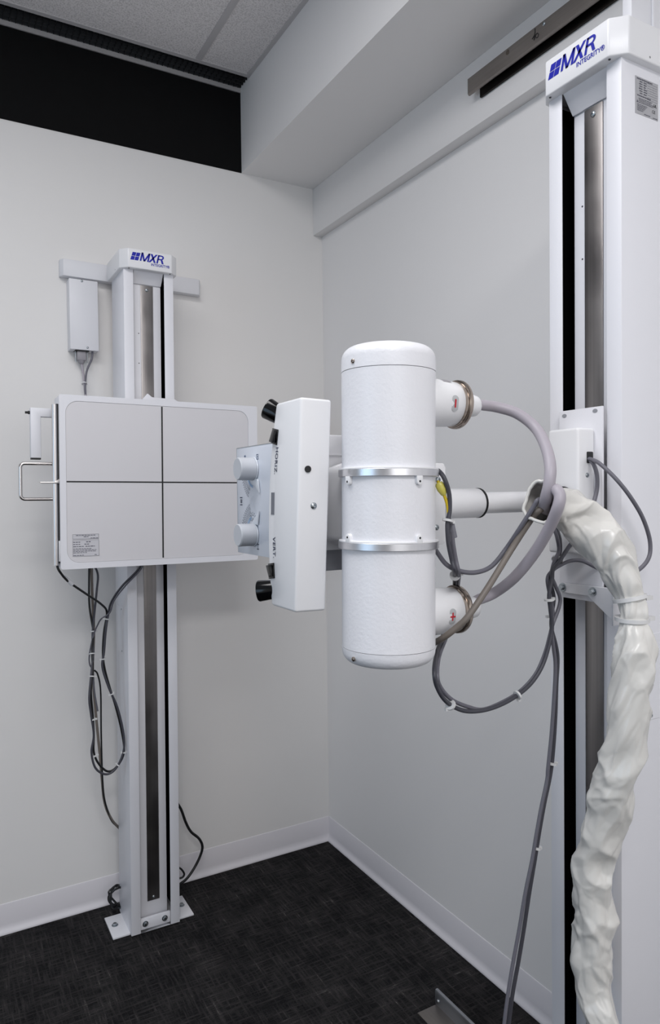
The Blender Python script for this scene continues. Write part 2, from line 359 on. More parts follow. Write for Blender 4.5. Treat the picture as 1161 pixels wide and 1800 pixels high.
def column(name, label, loc, rot, zt, cap_h):
    t = thing(name, label, 'column', loc, rot, world=False)
    w_, d = CW, CDp
    lip = 0.032
    c = [(-w_, 0), (w_, 0), (w_, -d), (w_ - lip, -d), (w_ - lip, -d + 0.003), (w_ - 0.003, -d + 0.003), (w_ - 0.003, -0.003),
         (-w_ + 0.003, -0.003), (-w_ + 0.003, -d + 0.003), (-w_ + lip, -d + 0.003), (-w_ + lip, -d), (-w_, -d)]
    MB().prism(c, 'z', 0.004, zt).build('mast', WHITE, t, 0.0022, 2)
    il = w_ - 0.0045
    c2 = [(-il, -0.004), (il, -0.004), (il, -d + 0.005), (il - 0.002, -d + 0.005), (il - 0.002, -0.006), (-il + 0.002, -0.006), (-il + 0.002, -d + 0.005), (-il, -d + 0.005)]
    MB().prism(c2, 'z', 0.03, zt - 0.01).build('shade_lining', BLACKV, t)  # black sheet stands in for the deep shade inside the mast
    bx('face_panel', WHITE, t, -0.0478, 0.0478, -d + 0.030, -d + 0.045, 0.03, zt - 0.025, 0.0015)
    st = bx('wear_strip', STEELV, t, -0.021, 0.021, -d + 0.0275, -d + 0.0298, 0.092, zt - 0.040, 0.0006)
    screw(st, (0, -d + 0.0275, zt - 0.055), (0, -1, 0), 0.0055, 0.003); screw(st, (0, -d + 0.0275, 0.103), (0, -1, 0), 0.0045, 0.003)
    for z in (1.93, 2.03): screw(t, (-0.028, -d + 0.030, z), (0, -1, 0), 0.0018, 0.001, DARKM)
    # sloped baffle below the cap
    b = MB(); zb = zt - 0.038
    b.add([(-0.0495, -d + 0.002, zt), (0.0495, -d + 0.002, zt), (0.0475, -d + 0.026, zb), (-0.0475, -d + 0.026, zb),
           (-0.0495, -d + 0.006, zt), (0.0495, -d + 0.006, zt), (0.0475, -d + 0.029, zb), (-0.0475, -d + 0.029, zb)],
          [(0, 1, 2, 3), (7, 6, 5, 4), (0, 4, 5, 1), (1, 5, 6, 2), (2, 6, 7, 3), (3, 7, 4, 0)])
    b.build('baffle', WHITE, t, smooth=False)
    # cap with chamfered front corners
    ww = w_ + 0.013; cf = -d - 0.020
    poly = [(-ww, 0.012), (ww, 0.012), (ww, cf + 0.025), (ww - 0.024, cf), (-ww + 0.024, cf), (-ww, cf + 0.025)]
    cp = MB().prism(poly, 'z', zt - 0.001, zt + cap_h).build('cap', WHITEG, t, 0.003, 3)
    logo(cp, cf, zt + cap_h * 0.53, -0.002, 1.02)
    for sx in (-1, 1):
        screw(cp, (sx * (ww - 0.001), -0.11, zt + 0.008), (sx, 0, 0), 0.0025, 0.0012, BLACKR, 'screw')
        screw(cp, (sx * (ww - 0.028), cf + 0.008, zt - 0.002), (0, 0, -1), 0.0022, 0.001, DARKM)
    # foot
    fp = bx('base_plate', OFFW, t, -0.14, 0.14, -0.152, -0.018, 0.0, 0.006, 0.001)
    for sx in (-1, 1): screw(fp, (sx * 0.118, -0.08, 0.006), (0, 0, 1), 0.0075, 0.004, ZINC, 'anchor_bolt', True)
    cb = bx('foot_bar', WHITE, t, -0.0515, 0.0515, -d + 0.006, -d + 0.016, 0.012, 0.048, 0.001)
    for x in (-0.035, 0.032): screw(cb, (x, -d + 0.006, 0.030), (0, -1, 0), 0.0068, 0.004, ZINC, 'bolt', True)
    # access cover on each side
    for sx in (-1, 1):
        a, b_ = sx * w_, sx * (w_ + 0.0012)
        cv = MB().box(min(a, b_), max(a, b_), -0.098, -0.020, 0.945, 1.105).build('access_cover', WHITE, t, 0.0005, 1)
        for z in (0.953, 1.097): screw(cv, (b_, -0.089, z), (sx, 0, 0), 0.0035, 0.0018, ZINC)
    return t
colL = column('receptor_column', 'white steel mast standing against the back wall behind the square plate', (-0.8215, -0.080, 0.0), (0, R(0.44), 0), 2.232, 0.062)
colR = column('tube_column', 'tall white steel mast at the right edge carrying the tube arm', (-0.220, -1.6985, 0.0), (0, 0, R(-90)), 2.246, 0.066)
for o in colR.children:
    if o.name.startswith('access_cover'): o.location.z = 0.115 - 0.0; 
# rating label on the right mast's side facing the camera
lb = bx('rating_label', LABELS, colR, CW, CW + 0.0006, -0.1335, -0.0705, 2.157, 2.2225)
yl = CW + 0.0010
def side(a, b): return (yl, -0.1335 + a, 2.157 + b)   # a to the right, b up, on the local +x face
m = MB()
def bar(m, a0, a1, b, h=0.0009):
    m.add([side(a0, b), side(a1, b), side(a1, b + h), side(a0, b + h)], [(0, 1, 2, 3)])
rnd = random.Random(3)
def words(m, a0, a1, b, h):
    a = a0
    while a < a1 - 0.001:
        l = rnd.uniform(0.002, 0.006); bar(m, a, min(a1, a + l), b, h); a += l + 0.0008
words(m, 0.004, 0.048, 0.0610, 0.0020)
for i in range(6):
    z = 0.0570 - i * 0.0041; words(m, 0.008 + rnd.uniform(0, 0.004), 0.019, z, 0.0018); words(m, 0.0225, 0.031 + rnd.uniform(-.002, .002), z, 0.0018)
words(m, 0.005, 0.042, 0.0318, 0.0018)
for i, (a0, a1) in enumerate(((0.009, 0.046), (0.009, 0.044), (0.009, 0.054), (0.009, 0.050))): words(m, a0, a1, 0.0275 - i * 0.0024, 0.0010)
for i in range(5): words(m, 0.005, 0.033 - 0.003 * i, 0.0165 - i * 0.0026, 0.0011)
words(m, 0.024, 0.042, 0.0022, 0.0012); words(m, 0.048, 0.061, 0.0014, 0.0012)
m.add([side(0.003, 0.020), side(0.008, 0.020), side(0.0055, 0.0245)], [(0, 1, 2)])
m.build('label_print', PRINT, lb, smooth=False)
m = MB()
for i in range(8): bar(m, 0.032, 0.061, 0.0595 - i * 0.0041, 0.0003)
m.build('label_rules', PRINT, lb, smooth=False)
text_mb('CE', 0.0075, lambda a, b: side(0.0455 + a, 0.0105 + b)).build('label_mark', BLACK, lb, smooth=False)
text_mb('UL', 0.0070, lambda a, b: side(0.0500 + a, 0.0220 + b), offset=0.0002).build('label_mark', BLACK, lb, smooth=False)
# mast head bracket reaching back to the wall rails
hb = bx('head_bracket', OFFW, colR, 0.0615 - 0.02, 0.0615, -0.114, 0.02, 2.312, 2.62, 0.002)
bx('head_bracket_flange', OFFW, colR, 0.0615 - 0.06, 0.0615 - 0.02, -0.055, -0.045, 2.312, 2.62, 0.001)
bx('head_bracket_rib', OFFW, hb, 0.0615, 0.0665, -0.060, -0.052, 2.312, 2.62, 0.001)
bx('mount_arm', OFFW, colR, -0.06, 0.04, 0.0, 0.14, 2.56, 2.66, 0.002)

# ------------------------------------------------------------------ wall bar + controller box at left
t = thing('mounting_bar', 'white horizontal wall bar crossing behind the left mast top', 'bracket', (-0.797, 0.0, 2.2710), (0, R(0.75), 0), world=False)
MB().prism([(-0.2525, 0.0), (-0.2525, -0.018), (-0.243, -0.035), (0.243, -0.035), (0.2525, -0.018), (0.2525, 0.0)], 'z', -0.029, 0.029).build('bar', OFFW, t, 0.0015)
bx('spacer', OFFW, t, -0.05, 0.03, -0.085, -0.035, -0.02, 0.02, 0.001)
t = thing('controller_box', 'slim white controller box mounted on the wall left of the mast', 'box', (-0.978, 0.0, 1.992))
bx('case', OFFW, t, -1.0255, -0.9300, -0.052, 0.0, 1.992, 2.2335, 0.0015)
screw(t, (-0.9828, -0.052, 2.2285), (0, -1, 0), 0.004, 0.002); screw(t, (-0.9686, -0.052, 2.001), (0, -1, 0), 0.004, 0.002)
bx('port_strip', BLACKR, t, -1.008, -0.962, -0.046, -0.012, 1.989, 1.993)
cn = bx('connector', GREYP, t, -1.001, -0.971, -0.040, -0.020, 1.958, 1.990, 0.003)
MB().lathe([(0.012, 0), (0.009, 0.008), (0.006, 0.012)], (-0.986, -0.030, 1.958), (0, 0, -1), 14).build('connector_boot', GREYP, cn)
for x in (-1.006, -0.967): MB().cyl((x, -0.03, 1.990), (x + 0.002, -0.03, 1.952), 0.0018).build('thumbscrew', ZINC, cn)
c, sp = cable('data_cable', [(-0.986, -0.030, 1.950), (-0.981, -0.031, 1.915), (-0.9817, -0.04, 1.9054), (-0.9828, -0.07, 1.8423), (-0.9872, -0.1, 1.8092), (-0.9914, -0.12, 1.701), (-0.9956, -0.13, 1.3154)], 0.0042, HVGREY, 'light grey lead from the connector of the controller box', group=None)
zip_tie(c, sp, 0.42, 0.0085)
cable('signal_cable', [(-0.9482, -0.035, 1.992), (-0.9529, -0.036, 1.9636), (-0.9729, -0.045, 1.9151), (-0.9838, -0.075, 1.8416), (-0.9817, -0.1, 1.8075), (-0.9821, -0.12, 1.7013), (-0.9882, -0.13, 1.3151)], 0.0035, GREYC, 'mid grey lead leaving the right end of the controller box')

# ------------------------------------------------------------------ image receptor plate
DY = -0.42
t = thing('image_receptor', 'wide white receptor plate with black crosshair in front of the left mast', 'x-ray detector', (-0.8135, DY, 1.2665), (0, R(0.55), 0), world=False)
HW, HH = 0.3155, 0.516
bx('case', WHITE, t, -HW, HW, 0.004, 0.085, 0.004, HH - 0.004, 0.003)
def rrect(x0, x1, z0, z1, r, k=7):
    pts = []
    for cx_, cz_, a0 in ((x1 - r, z1 - r, 0), (x0 + r, z1 - r, 90), (x0 + r, z0 + r, 180), (x1 - r, z0 + r, 270)):
        for i in range(k + 1):
            a = R(a0 + 90.0 * i / k); pts.append((cx_ + r * math.cos(a), cz_ + r * math.sin(a)))
    return pts
# front bezel with rounded opening
outer = rrect(-HW, HW, 0, HH, 0.006); ix0, ix1, iz0, iz1 = -0.2975, 0.2830, 0.0185, 0.4985; inner = rrect(ix0, ix1, iz0, iz1, 0.036)
n = len(outer); m = MB()
m.add([(a, 0, b) for a, b in outer] + [(a, 0, b) for a, b in inner] + [(a, 0.006, b) for a, b in outer] + [(a, 0.006, b) for a, b in inner],
      [(i, (i + 1) % n, n + (i + 1) % n, n + i) for i in range(n)] + [(n + i, n + (i + 1) % n, 3 * n + (i + 1) % n, 3 * n + i) for i in range(n)] +
      [(2 * n + i, 3 * n + i, 3 * n + (i + 1) % n, 2 * n + (i + 1) % n) for i in range(n)] + [(i, 2 * n + i, 2 * n + (i + 1) % n, (i + 1) % n) for i in range(n)])
m.build('bezel', WHITE, t, angle=30)
fpn = MB().prism(rrect(ix0 + 0.0006, ix1 - 0.0006, iz0 + 0.0006, iz1 - 0.0006, 0.0355), 'y', 0.0012, 0.006).build('front_panel', PLATE, t, angle=30)
bx('crosshair_line', BLACK, fpn, -0.0115, -0.0070, 0.0004, 0.0014, iz0 + 0.003, iz1 - 0.002)
bx('crosshair_line', BLACK, fpn, ix0 + 0.001, ix1 - 0.001, 0.0005, 0.0014, 0.2575, 0.2615)
def lab(par, x0, x1, z0, z1, rows, name='label'):
    o = bx(name, LABEL, par, x0, x1, 0.0006, 0.0013, z0, z1)
    m = MB(); e = 0.0007
    def q(a0, a1, b0, b1): m.add([(a0, 0.0003, b0), (a1, 0.0003, b0), (a1, 0.0003, b1), (a0, 0.0003, b1)], [(0, 1, 2, 3)])
    q(x0, x1, z0, z0 + e); q(x0, x1, z1 - e, z1); q(x0, x0 + e, z0, z1); q(x1 - e, x1, z0, z1)
    for (a0, a1, z, h) in rows:
        a = a0
        while a < a1 - 0.002:
            l = rnd.uniform(0.004, 0.010); q(a, min(a + l, a1), z, z + h); a += l + 0.0015
    m.build('label_print', PRINT, o, smooth=False)
lab(fpn, -0.2815, -0.2060, 0.0885, 0.1030, [(-0.272, -0.216, 0.0985, 0.002), (-0.250, -0.236, 0.0940, 0.002), (-0.230, -0.208, 0.0902, 0.0016)])
rows = [(-0.280, -0.260, 0.0785, 0.002), (-0.243, -0.230, 0.0785, 0.0026), (-0.280, -0.260, 0.0720, 0.002), (-0.248, -0.233, 0.0720, 0.0022), (-0.280, -0.250, 0.0655, 0.002), (-0.245, -0.218, 0.0655, 0.0022)]
rows += [(-0.280, -0.228, 0.0590, 0.0016), (-0.280, -0.212, 0.0550, 0.0016), (-0.280, -0.213, 0.0510, 0.0016), (-0.280, -0.239, 0.0470, 0.0016), (-0.280, -0.250, 0.0395, 0.0016), (-0.219, -0.212, 0.0400, 0.0016)]
lab(fpn, -0.2815, -0.2055, 0.0370, 0.0855, rows)
# left edge: steel tray bar, pull handle, latch
bx('edge_recess', BLACKR, t, -HW - 0.006, -HW + 0.001, 0.010, 0.045, 0.018, HH - 0.028)
tb = MB().cyl((-HW - 0.0105, 0.016, 0.012), (-HW - 0.0105, 0.016, HH - 0.030), 0.0078).build('tray_bar', mat('satin_steel_bar', rgb(226, 222, 220), 0.32, metal=1.0), t)
zc = 0.2600
U = [(-HW - 0.010, 0.026, zc + 0.052)] + [(-HW - 0.092 - 0.012 * math.sin(R(a)), 0.026, zc + 0.040 + 0.012 * math.cos(R(a))) for a in range(0, 91, 15)]
U += [(-HW - 0.092 - 0.012 * math.cos(R(a)), 0.026, zc - 0.040 - 0.012 * math.sin(R(a))) for a in range(0, 91, 15)] + [(-HW - 0.010, 0.026, zc - 0.052)]
MB().tube(U, 0.0052, 12).build('pull_handle', CHROME, t)
m = MB().prism([(-HW + 0.002, zc - 0.006), (-HW - 0.050, zc - 0.006), (-HW - 0.056, zc - 0.0035), (-HW - 0.050, zc - 0.001), (-HW - 0.012, zc - 0.001), (-HW + 0.002, zc + 0.010)], 'y', 0.004, 0.018)
m.build('latch_lever', CHROME, t, 0.001)
bx('hinge_tab', OFFW, t, -HW - 0.004, -HW, 0.0, 0.02, 0.024, 0.085, 0.001)
# folding hand grip behind the left edge
gp = MB().prism([(-HW - 0.072, 0.478), (-HW - 0.072, 0.330), (-HW - 0.043, 0.330), (-HW - 0.043, 0.452), (-HW + 0.002, 0.452), (-HW + 0.002, 0.478)], 'y', 0.050, 0.075).build('hand_grip', WHITE, t, 0.002)
bx('grip_end', BLACKR, gp, -HW - 0.071, -HW - 0.044, 0.051, 0.074, 0.3255, 0.3305)
MB().lathe([(0.005, 0), (0.005, 0.005), (0.0035, 0.005), (0.0035, 0.013)], (-HW - 0.072, 0.062, 0.464), (-1, 0, 0), 12).build('grip_pin', BLACKR, gp)
# carriage linking plate and mast
bx('carriage', WHITE, t, -0.085, 0.085, 0.085, 0.168, 0.14, 0.40, 0.003)
pk = [(a[0] + 0.8135, a[2] - 1.2665) for a in ((-0.8496, -0.285, 1.7985), (-0.8304, -0.285, 1.821), (-0.8156, -0.285, 1.8097), (-0.7387, -0.285, 1.8073), (-0.7213, -0.285, 1.7958))]
MB().prism(pk + [(pk[-1][0], HH - 0.020), (pk[0][0], HH - 0.020)], 'y', 0.135, 0.150).build('carriage_plate', WHITE, t, 0.001)
bx('carriage_plate_stem', WHITE, t, -0.05, 0.07, 0.138, 0.150, 0.38, HH - 0.018)
for x, z, d in ((-0.285, HH, 1), (0.245, HH, 1), (-0.275, 0, -1), (0.275, 0, -1)): screw(t, (x, 0.03, z - 0.003 * d * 0), (0, 0, d), 0.0035, 0.002)

# ------------------------------------------------------------------ loose leads under the receptor
c1, sp = cable('black_lead', [(-1.1345, -0.385, 1.2949), (-1.1333, -0.385, 1.2762), (-1.1256, -0.385, 1.2586), (-1.0995, -0.36, 1.2268), (-1.0394, -0.3, 1.1784), (-0.9791, -0.24, 1.1309), (-0.9552, -0.21, 1.0964), (-0.9656, -0.21, 1.0347), (-0.9707, -0.21, 0.9649), (-0.9663, -0.21, 0.9111), (-0.9492, -0.21, 0.838), (-0.9336, -0.21, 0.7818), (-0.9146, -0.21, 0.6917), (-0.9085, -0.21, 0.6188), (-0.9321, -0.21, 0.5751), (-0.9622, -0.21, 0.5639), (-0.9911, -0.21, 0.5947), (-1.0067, -0.21, 0.6378), (-1.0054, -0.21, 0.6984), (-1.0077, -0.21, 0.7652), (-1.0116, -0.21, 0.8415), (-1.0029, -0.2, 0.9043), (-0.9995, -0.18, 0.9665), (-0.9887, -0.15, 1.0272), (-0.9978, -0.14, 1.1233), (-0.9929, -0.13, 1.2669)], 0.0036, BLACKC, 'thin black lead hanging from the lower left corner of the receptor plate')
MB().cyl((-1.1115, -0.365, 1.242), (-1.0868, -0.352, 1.2164), 0.0048, 0.0075).build('cable_tag', OFFW, c1)
for q in (0.255, 0.335, 0.41, 0.52, 0.555, 0.67, 0.75, 0.83, 0.875, 0.92): zip_tie(c1, sp, q, 0.0085, (-1, -0.4, 0) if q < 0.6 else (1, -.4, 0))
cable('grey_lead', [(-0.8579, -0.3, 1.2817), (-0.8685, -0.295, 1.2445), (-0.9205, -0.285, 1.1912), (-0.9465, -0.25, 1.1406), (-0.9507, -0.215, 1.0966), (-0.9612, -0.215, 1.035), (-0.9681, -0.215, 0.9656), (-0.9745, -0.215, 0.9189), (-0.9557, -0.215, 0.8477), (-0.9274, -0.215, 0.7725), (-0.9086, -0.215, 0.6727), (-0.9135, -0.215, 0.6156), (-0.939, -0.215, 0.5685), (-0.9708, -0.215, 0.5578), (-1.0033, -0.215, 0.5855), (-1.0149, -0.215, 0.6409), (-1.0065, -0.215, 0.6962), (-1.0141, -0.215, 0.7676), (-1.0183, -0.215, 0.8249), (-1.0065, -0.2, 0.9048), (-0.9959, -0.18, 0.9661), (-0.9906, -0.15, 1.0274), (-0.9728, -0.14, 1.1599), (-0.9659, -0.13, 1.2167), (-0.9801, -0.13, 1.2565)], 0.0036, DGREYC, 'dark grey lead looped down from under the middle of the receptor plate')
cable('thin_grey_lead', [(-0.8531, -0.31, 1.2822), (-0.8624, -0.3, 1.2446), (-0.9089, -0.29, 1.1946), (-0.9413, -0.26, 1.1433), (-0.9492, -0.225, 1.0979), (-0.9719, -0.2, 1.0756), (-0.9793, -0.18, 1.0542), (-0.987, -0.16, 1.0249), (-0.999, -0.16, 0.9819), (-1.0053, -0.16, 0.9442), (-1.004, -0.16, 0.919), (-0.9953, -0.16, 0.8947), (-0.9911, -0.16, 0.8265), (-0.9813, -0.16, 0.7571)], 0.0026, GREYC, 'thin mid grey lead crossing between the two hanging strands')
cable('taupe_lead', [(-0.9855, -0.13, 1.2665), (-0.9858, -0.13, 1.1598), (-0.9849, -0.14, 1.0252), (-0.9933, -0.15, 0.8923), (-0.9868, -0.15, 0.7554), (-0.9765, -0.15, 0.6169), (-0.9688, -0.14, 0.5237), (-0.9571, -0.12, 0.4247), (-0.931, -0.1, 0.3506), (-0.8914, -0.06, 0.2879)], 0.0046, TAUPE, 'taupe lead running down the wall beside the left mast', )
cable('black_wall_lead', [(-0.9906, -0.165, 0.899), (-0.9798, -0.165, 0.8821), (-0.9716, -0.165, 0.8248), (-0.9727, -0.165, 0.6793), (-0.9687, -0.15, 0.537), (-0.9607, -0.13, 0.4452), (-0.9311, -0.1, 0.3466), (-0.8913, -0.06, 0.292)], 0.0028, BLACKC, 'slim black lead running straight down beside the taupe lead')
c, sp = cable('power_cord', [(-0.6905, -0.09, 0.3483), (-0.6744, -0.085, 0.3171), (-0.6563, -0.08, 0.2637), (-0.6373, -0.08, 0.2246), (-0.6069, -0.08, 0.1909), (-0.5941, -0.08, 0.1572), (-0.6036, -0.08, 0.1227), (-0.6305, -0.085, 0.0846), (-0.6628, -0.095, 0.0595), (-0.698, -0.11, 0.0533)], 0.0050, BLACKC, 'black power cord curving out to the right of the left mast foot', 'cord')
cable('small_cord_loop', [(-0.6949, -0.09, 0.111), (-0.68, -0.09, 0.0984), (-0.6695, -0.09, 0.0784), (-0.6762, -0.09, 0.0674), (-0.6957, -0.09, 0.0665)], 0.0036, BLACKC, 'short black cord loop peeking out right of the mast foot', 'cord')
coil = []
cc = Vector((-0.9128, -0.09, 0.0645))
for i in range(0, 46):
    a = i * 0.62; coil.append((cc.x + 0.028 * math.cos(a) * (1 + 0.12 * math.sin(i * 1.7)), cc.y + 0.012 * math.sin(i * 0.9), max(0.006, cc.z + 0.036 * math.sin(a) * (1 + 0.1 * math.cos(i * 2.1)))))
coil.append((cc.x + 0.02, cc.y, 0.006))
cable('coiled_cord', coil, 0.0034, BLACKC, 'bundled black cord coiled on the floor left of the mast foot', 'cord', k=4, n=8)

# ------------------------------------------------------------------ carriage and arm on the right mast
t = thing('tube_carriage', 'white carriage with horizontal tube arm on the right mast', 'carriage', (-0.40, -1.6985, 1.25))
YC, ZA = -1.6985, 1.467
cpl = bx('back_plate', WHITE, t, -0.4015, -0.3965, -1.7500, -1.6495, 1.2800, 1.6385, 0.001)
for q in ((-0.4015, -1.6627, 1.629), (-0.4015, -1.7345, 1.6312)):
    MB().prism([(q[1] + 0.006 * math.cos(a) * 0.9, q[2] + 0.0035 * math.sin(a)) for a in [i * PI / 8 for i in range(16)]], 'x', -0.4022, -0.4012).build('slot_hole', mat('slot_shadow', rgb(150, 152, 158), 0.6), cpl)
hs = bx('housing', WHITEG, t, -0.4455, -0.4015, -1.7335, -1.6620, 1.370, 1.5995, 0.005, 3)
for z, h in ((1.546, 0.0085),):
    MB().prism([(-0.4235, z - 0.0105), (-0.4080, z - 0.0105), (-0.4080, z + 0.0105), (-0.4235, z + 0.0105)], 'y', -1.7365, -1.7325).build('grommet', BLACKR, hs, 0.003)
screw(hs, (-0.4217, -1.7335, 1.5139), (0, -1, 0), 0.0045, 0.002)
MB().lathe([(0.0270, 0), (0.0270, 0.006), (0.0215, 0.006)], (-0.4455, YC, ZA), (-1, 0, 0), 36).build('arm_seal', BLACKR, t)
MB().cyl((-0.4450, YC, ZA), (-0.66, YC, ZA), 0.0183, n=40).build('arm', WHITEG, t)
sl = MB().lathe([(0.0235, 0), (0.0250, 0.002), (0.0250, 0.0755)], (-0.652, YC, ZA), (-1, 0, 0), 40).build('arm_sleeve', WHITEG, t)
MB().lathe([(0.0245, -0.0016), (0.0256, -0.0012), (0.0256, 0.0014), (0.0245, 0.0016)], (-0.6505, YC, ZA), (-1, 0, 0), 40).build('sleeve_ring', BLACKR, sl)
poly = [(-1.6545, 1.3085), (-1.7560, 1.3105), (-1.7980, 1.3110), (-1.7980, 1.2490), (-1.7830, 1.2480), (-1.7215, 1.2905), (-1.6545, 1.2905)]
br = MB().prism(poly, 'x', -0.4075, -0.4035).build('cable_bracket', OFFW, t, 0.0008, 1)
bx('bracket_fold', OFFW, br, -0.4350, -0.4035, -1.8000, -1.7970, 1.250, 1.3105, 0.0006)
for q in ((-0.4075, -1.6628, 1.3007), (-0.4075, -1.7338, 1.3002)): screw(br, q, (-1, 0, 0), 0.0058, 0.0040, ZINC, 'bolt', True)

# ------------------------------------------------------------------ x-ray tube
TC = Vector((-0.8355, -1.700, 1.466)); TR = 0.0735
t = thing('xray_tube', 'large white upright x-ray tube with two aluminium bands', 'x-ray tube', (TC.x, TC.y, TC.z), (0, R(0.6), 0))
zb, zt_ = 1.2205, 1.7125; s1, s2 = 1.2455, 1.6735
MB().lathe([(TR, s1 + 0.0008), (TR, s2 - 0.0008)], (TC.x, TC.y, 0), (0, 0, 1), 72).build('housing', LEATHER, t)
MB().lathe([(TR - 0.0015, s1), (TR - 0.0015, s2)], (TC.x, TC.y, 0), (0, 0, 1), 64).build('housing_seam', DARKM, t)
def dome(z0, z1, sgn):
    rr = 0.020; pr = [(TR + 0.0004, z0)]; H = z1
    for i in range(9):
        a = R(90.0 * i / 8); pr.append((TR - rr + rr * math.cos(a), H - sgn * rr + sgn * rr * math.sin(a)))
    pr.append((0.0, H)); return pr
ec = MB().lathe(dome(s2, zt_, 1), (TC.x, TC.y, 0), (0, 0, 1), 72).build('end_cap', LEATHER, t)
def radial(px, py, rr): 
    d = Vector((px - TC.x, py - TC.y, 0)).normalized(); return Vector((TC.x, TC.y, 0)) + d * rr, d
q, d = radial(-0.9385 + 0.045, -1.79, TR); dd = Vector((math.cos(R(-170)), math.sin(R(-170)), 0))
screw(ec, (TC.x + dd.x * (TR + 0.0004), TC.y + dd.y * (TR + 0.0004), 1.6835), dd, 0.0036, 0.0022, NICKEL)
ec2 = MB().lathe(dome(s1, zb, -1), (TC.x, TC.y, 0), (0, 0, 1), 72).build('end_cap', LEATHER, t)
screw(ec2, (TC.x + dd.x * (TR + 0.0004), TC.y + dd.y * (TR + 0.0004), 1.2345), dd, 0.0036, 0.0022, NICKEL)
for z, lip in ((1.5165, 0), (1.4055, 1)):
    bd = MB().lathe([(TR, -0.0055), (TR + 0.0050, -0.0055), (TR + 0.0055, -0.005), (TR + 0.0055, 0.005), (TR + 0.0050, 0.0055), (TR, 0.0055)], (TC.x, TC.y, z), (0, 0, 1), 60).build('clamp_band', ALU, t)
    MB().lathe([(TR, 0.0056), (TR + 0.0048, 0.0056), (TR + 0.0048, 0.0074), (TR, 0.0085)], (TC.x, TC.y, z), (0, 0, 1), 60).build('band_rim', WHITEG, bd)
    sg = 1 if lip else -1
    for ang in (-176, -88):
        d = Vector((math.cos(R(ang)), math.sin(R(ang)), 0)); u = Vector((-d.y, d.x, 0)); b0 = Vector((TC.x, TC.y, z)) + d * (TR - 0.001)
        pf = [(-0.0055, 0.005 * sg), (0.0055, 0.005 * sg)] + [(0.0055 * math.cos(R(a)), sg * (0.0135 + 0.0055 * math.sin(R(a)))) for a in range(0, 181, 30)]
        vs = [b0 + u * a + Vector((0, 0, b)) for a, b in pf] + [b0 + d * 0.0065 + u * a + Vector((0, 0, b)) for a, b in pf]; k = len(pf)
        lg = MB().add(vs, [tuple(range(k)), tuple(range(2 * k - 1, k - 1, -1))] + [(i, (i + 1) % k, (i + 1) % k + k, i + k) for i in range(k)]).build('lug', WHITEG, bd, 0.0008)
        MB().cyl(b0 + d * 0.0060 + Vector((0, 0, sg * 0.0135)), b0 + d * 0.0069 + Vector((0, 0, sg * 0.0135)), 0.0017, n=12).build('lug_hole', BLACKR, lg)
# high-voltage receptacles
def horn(z, sign):
    hy = TC.y
    h = MB().lathe([(0.0385, 0.03), (0.0390, 0.080), (0.0385, 0.098), (0.0365, 0.126), (0.0345, 0.1285)], (TC.x, hy, z), (1, 0, 0), 56).build('cable_horn', WHITEG, t)
    rg = MB().lathe([(0.0350, 0.1265), (0.0378, 0.1270), (0.0378, 0.1320), (0.0398, 0.1325), (0.0405, 0.1345), (0.0405, 0.1385), (0.0398, 0.1400), (0.0180, 0.1402)], (TC.x, hy, z), (1, 0, 0), 56).build('clamp_ring', NICKEL, h)
    MB().lathe([(0.0190, 0.138), (0.0188, 0.168), (0.0172, 0.176), (0.0140, 0.180), (0.0095, 0.1815)], (TC.x, hy, z), (1, 0, 0), 36).build('strain_relief', WHITEG, h)
    # oval polarity badge wrapped on the horn
    rr = 0.0384; xc = TC.x + (0.1030 if sign == '-' else 0.0980)
    def wrap(a, b, lift): # a along axis, b round the horn
        th = b / rr + R(-6); return (xc + a, hy - (rr + lift) * math.cos(th), z + (rr + lift) * math.sin(th))
    pts = [(0.0066 * math.cos(a), (0.0068 if math.sin(a) >= 0 else -0.0068) + 0.0062 * math.sin(a)) for a in [R(i * 12) for i in range(30)]]
    bmd = MB(); n_ = len(pts); ring = [wrap(a, b, 0.0006) for a, b in pts]
    mid = [wrap(0, b, 0.0006) for a, b in pts]
    bmd.add(ring + mid, [(i, (i + 1) % n_, n_ + (i + 1) % n_, n_ + i) for i in range(n_)])
    bg = bmd.build('polarity_badge', BADGE, h)
    m = MB()
    def strip(a0, a1, b0, b1): m.add([wrap(a0, b0, 0.0010), wrap(a1, b0, 0.0010), wrap(a1, b1, 0.0010), wrap(a0, b1, 0.0010)], [(0, 1, 2, 3)])
    if sign == '-': strip(-0.0014, 0.0016, -0.0065, 0.0065)
    else: strip(-0.0052, 0.0052, -0.0012, 0.0012); strip(-0.0013, 0.0013, -0.0065, 0.0065)
    m.build('polarity_mark', RED, bg, smooth=False)
    if sign == '-':
        m = MB()
        ps = [[(xc + a, hy - 0.0389 * math.cos(R(th)), z + 0.0389 * math.sin(R(th))) for a in (-0.010, 0.006)] for th in (56, 62, 68, 74)]
        m.add([p for r_ in ps for p in r_], [(2 * i, 2 * i + 1, 2 * i + 3, 2 * i + 2) for i in range(3)]); m.build('horn_label', GREYP, h)
horn(1.6325, '-'); horn(1.2920, '+')
# side saddle joining tube and arm sleeve
sd = MB().prism([(-0.772, 1.402), (-0.7335, 1.402), (-0.7280, 1.408), (-0.7280, 1.528), (-0.7335, 1.5345), (-0.772, 1.5345)], 'y', -1.7080, -1.7040).build('saddle_flange', WHITEG, t, 0.0008)
bx('saddle_web', WHITEG, t, -0.7320, -0.7280, -1.7050, -1.655, 1.403, 1.5335, 0.0008)
bx('saddle_block', WHITEG, t, -0.790, -0.7315, -1.7045, -1.660, 1.42, 1.515, 0.002)
screw(sd, (-0.7443, -1.708, 1.5077), (0, -1, 0), 0.0052, 0.004); screw(sd, (-0.7468, -1.708, 1.43), (0, -1, 0), 0.0045, 0.003)
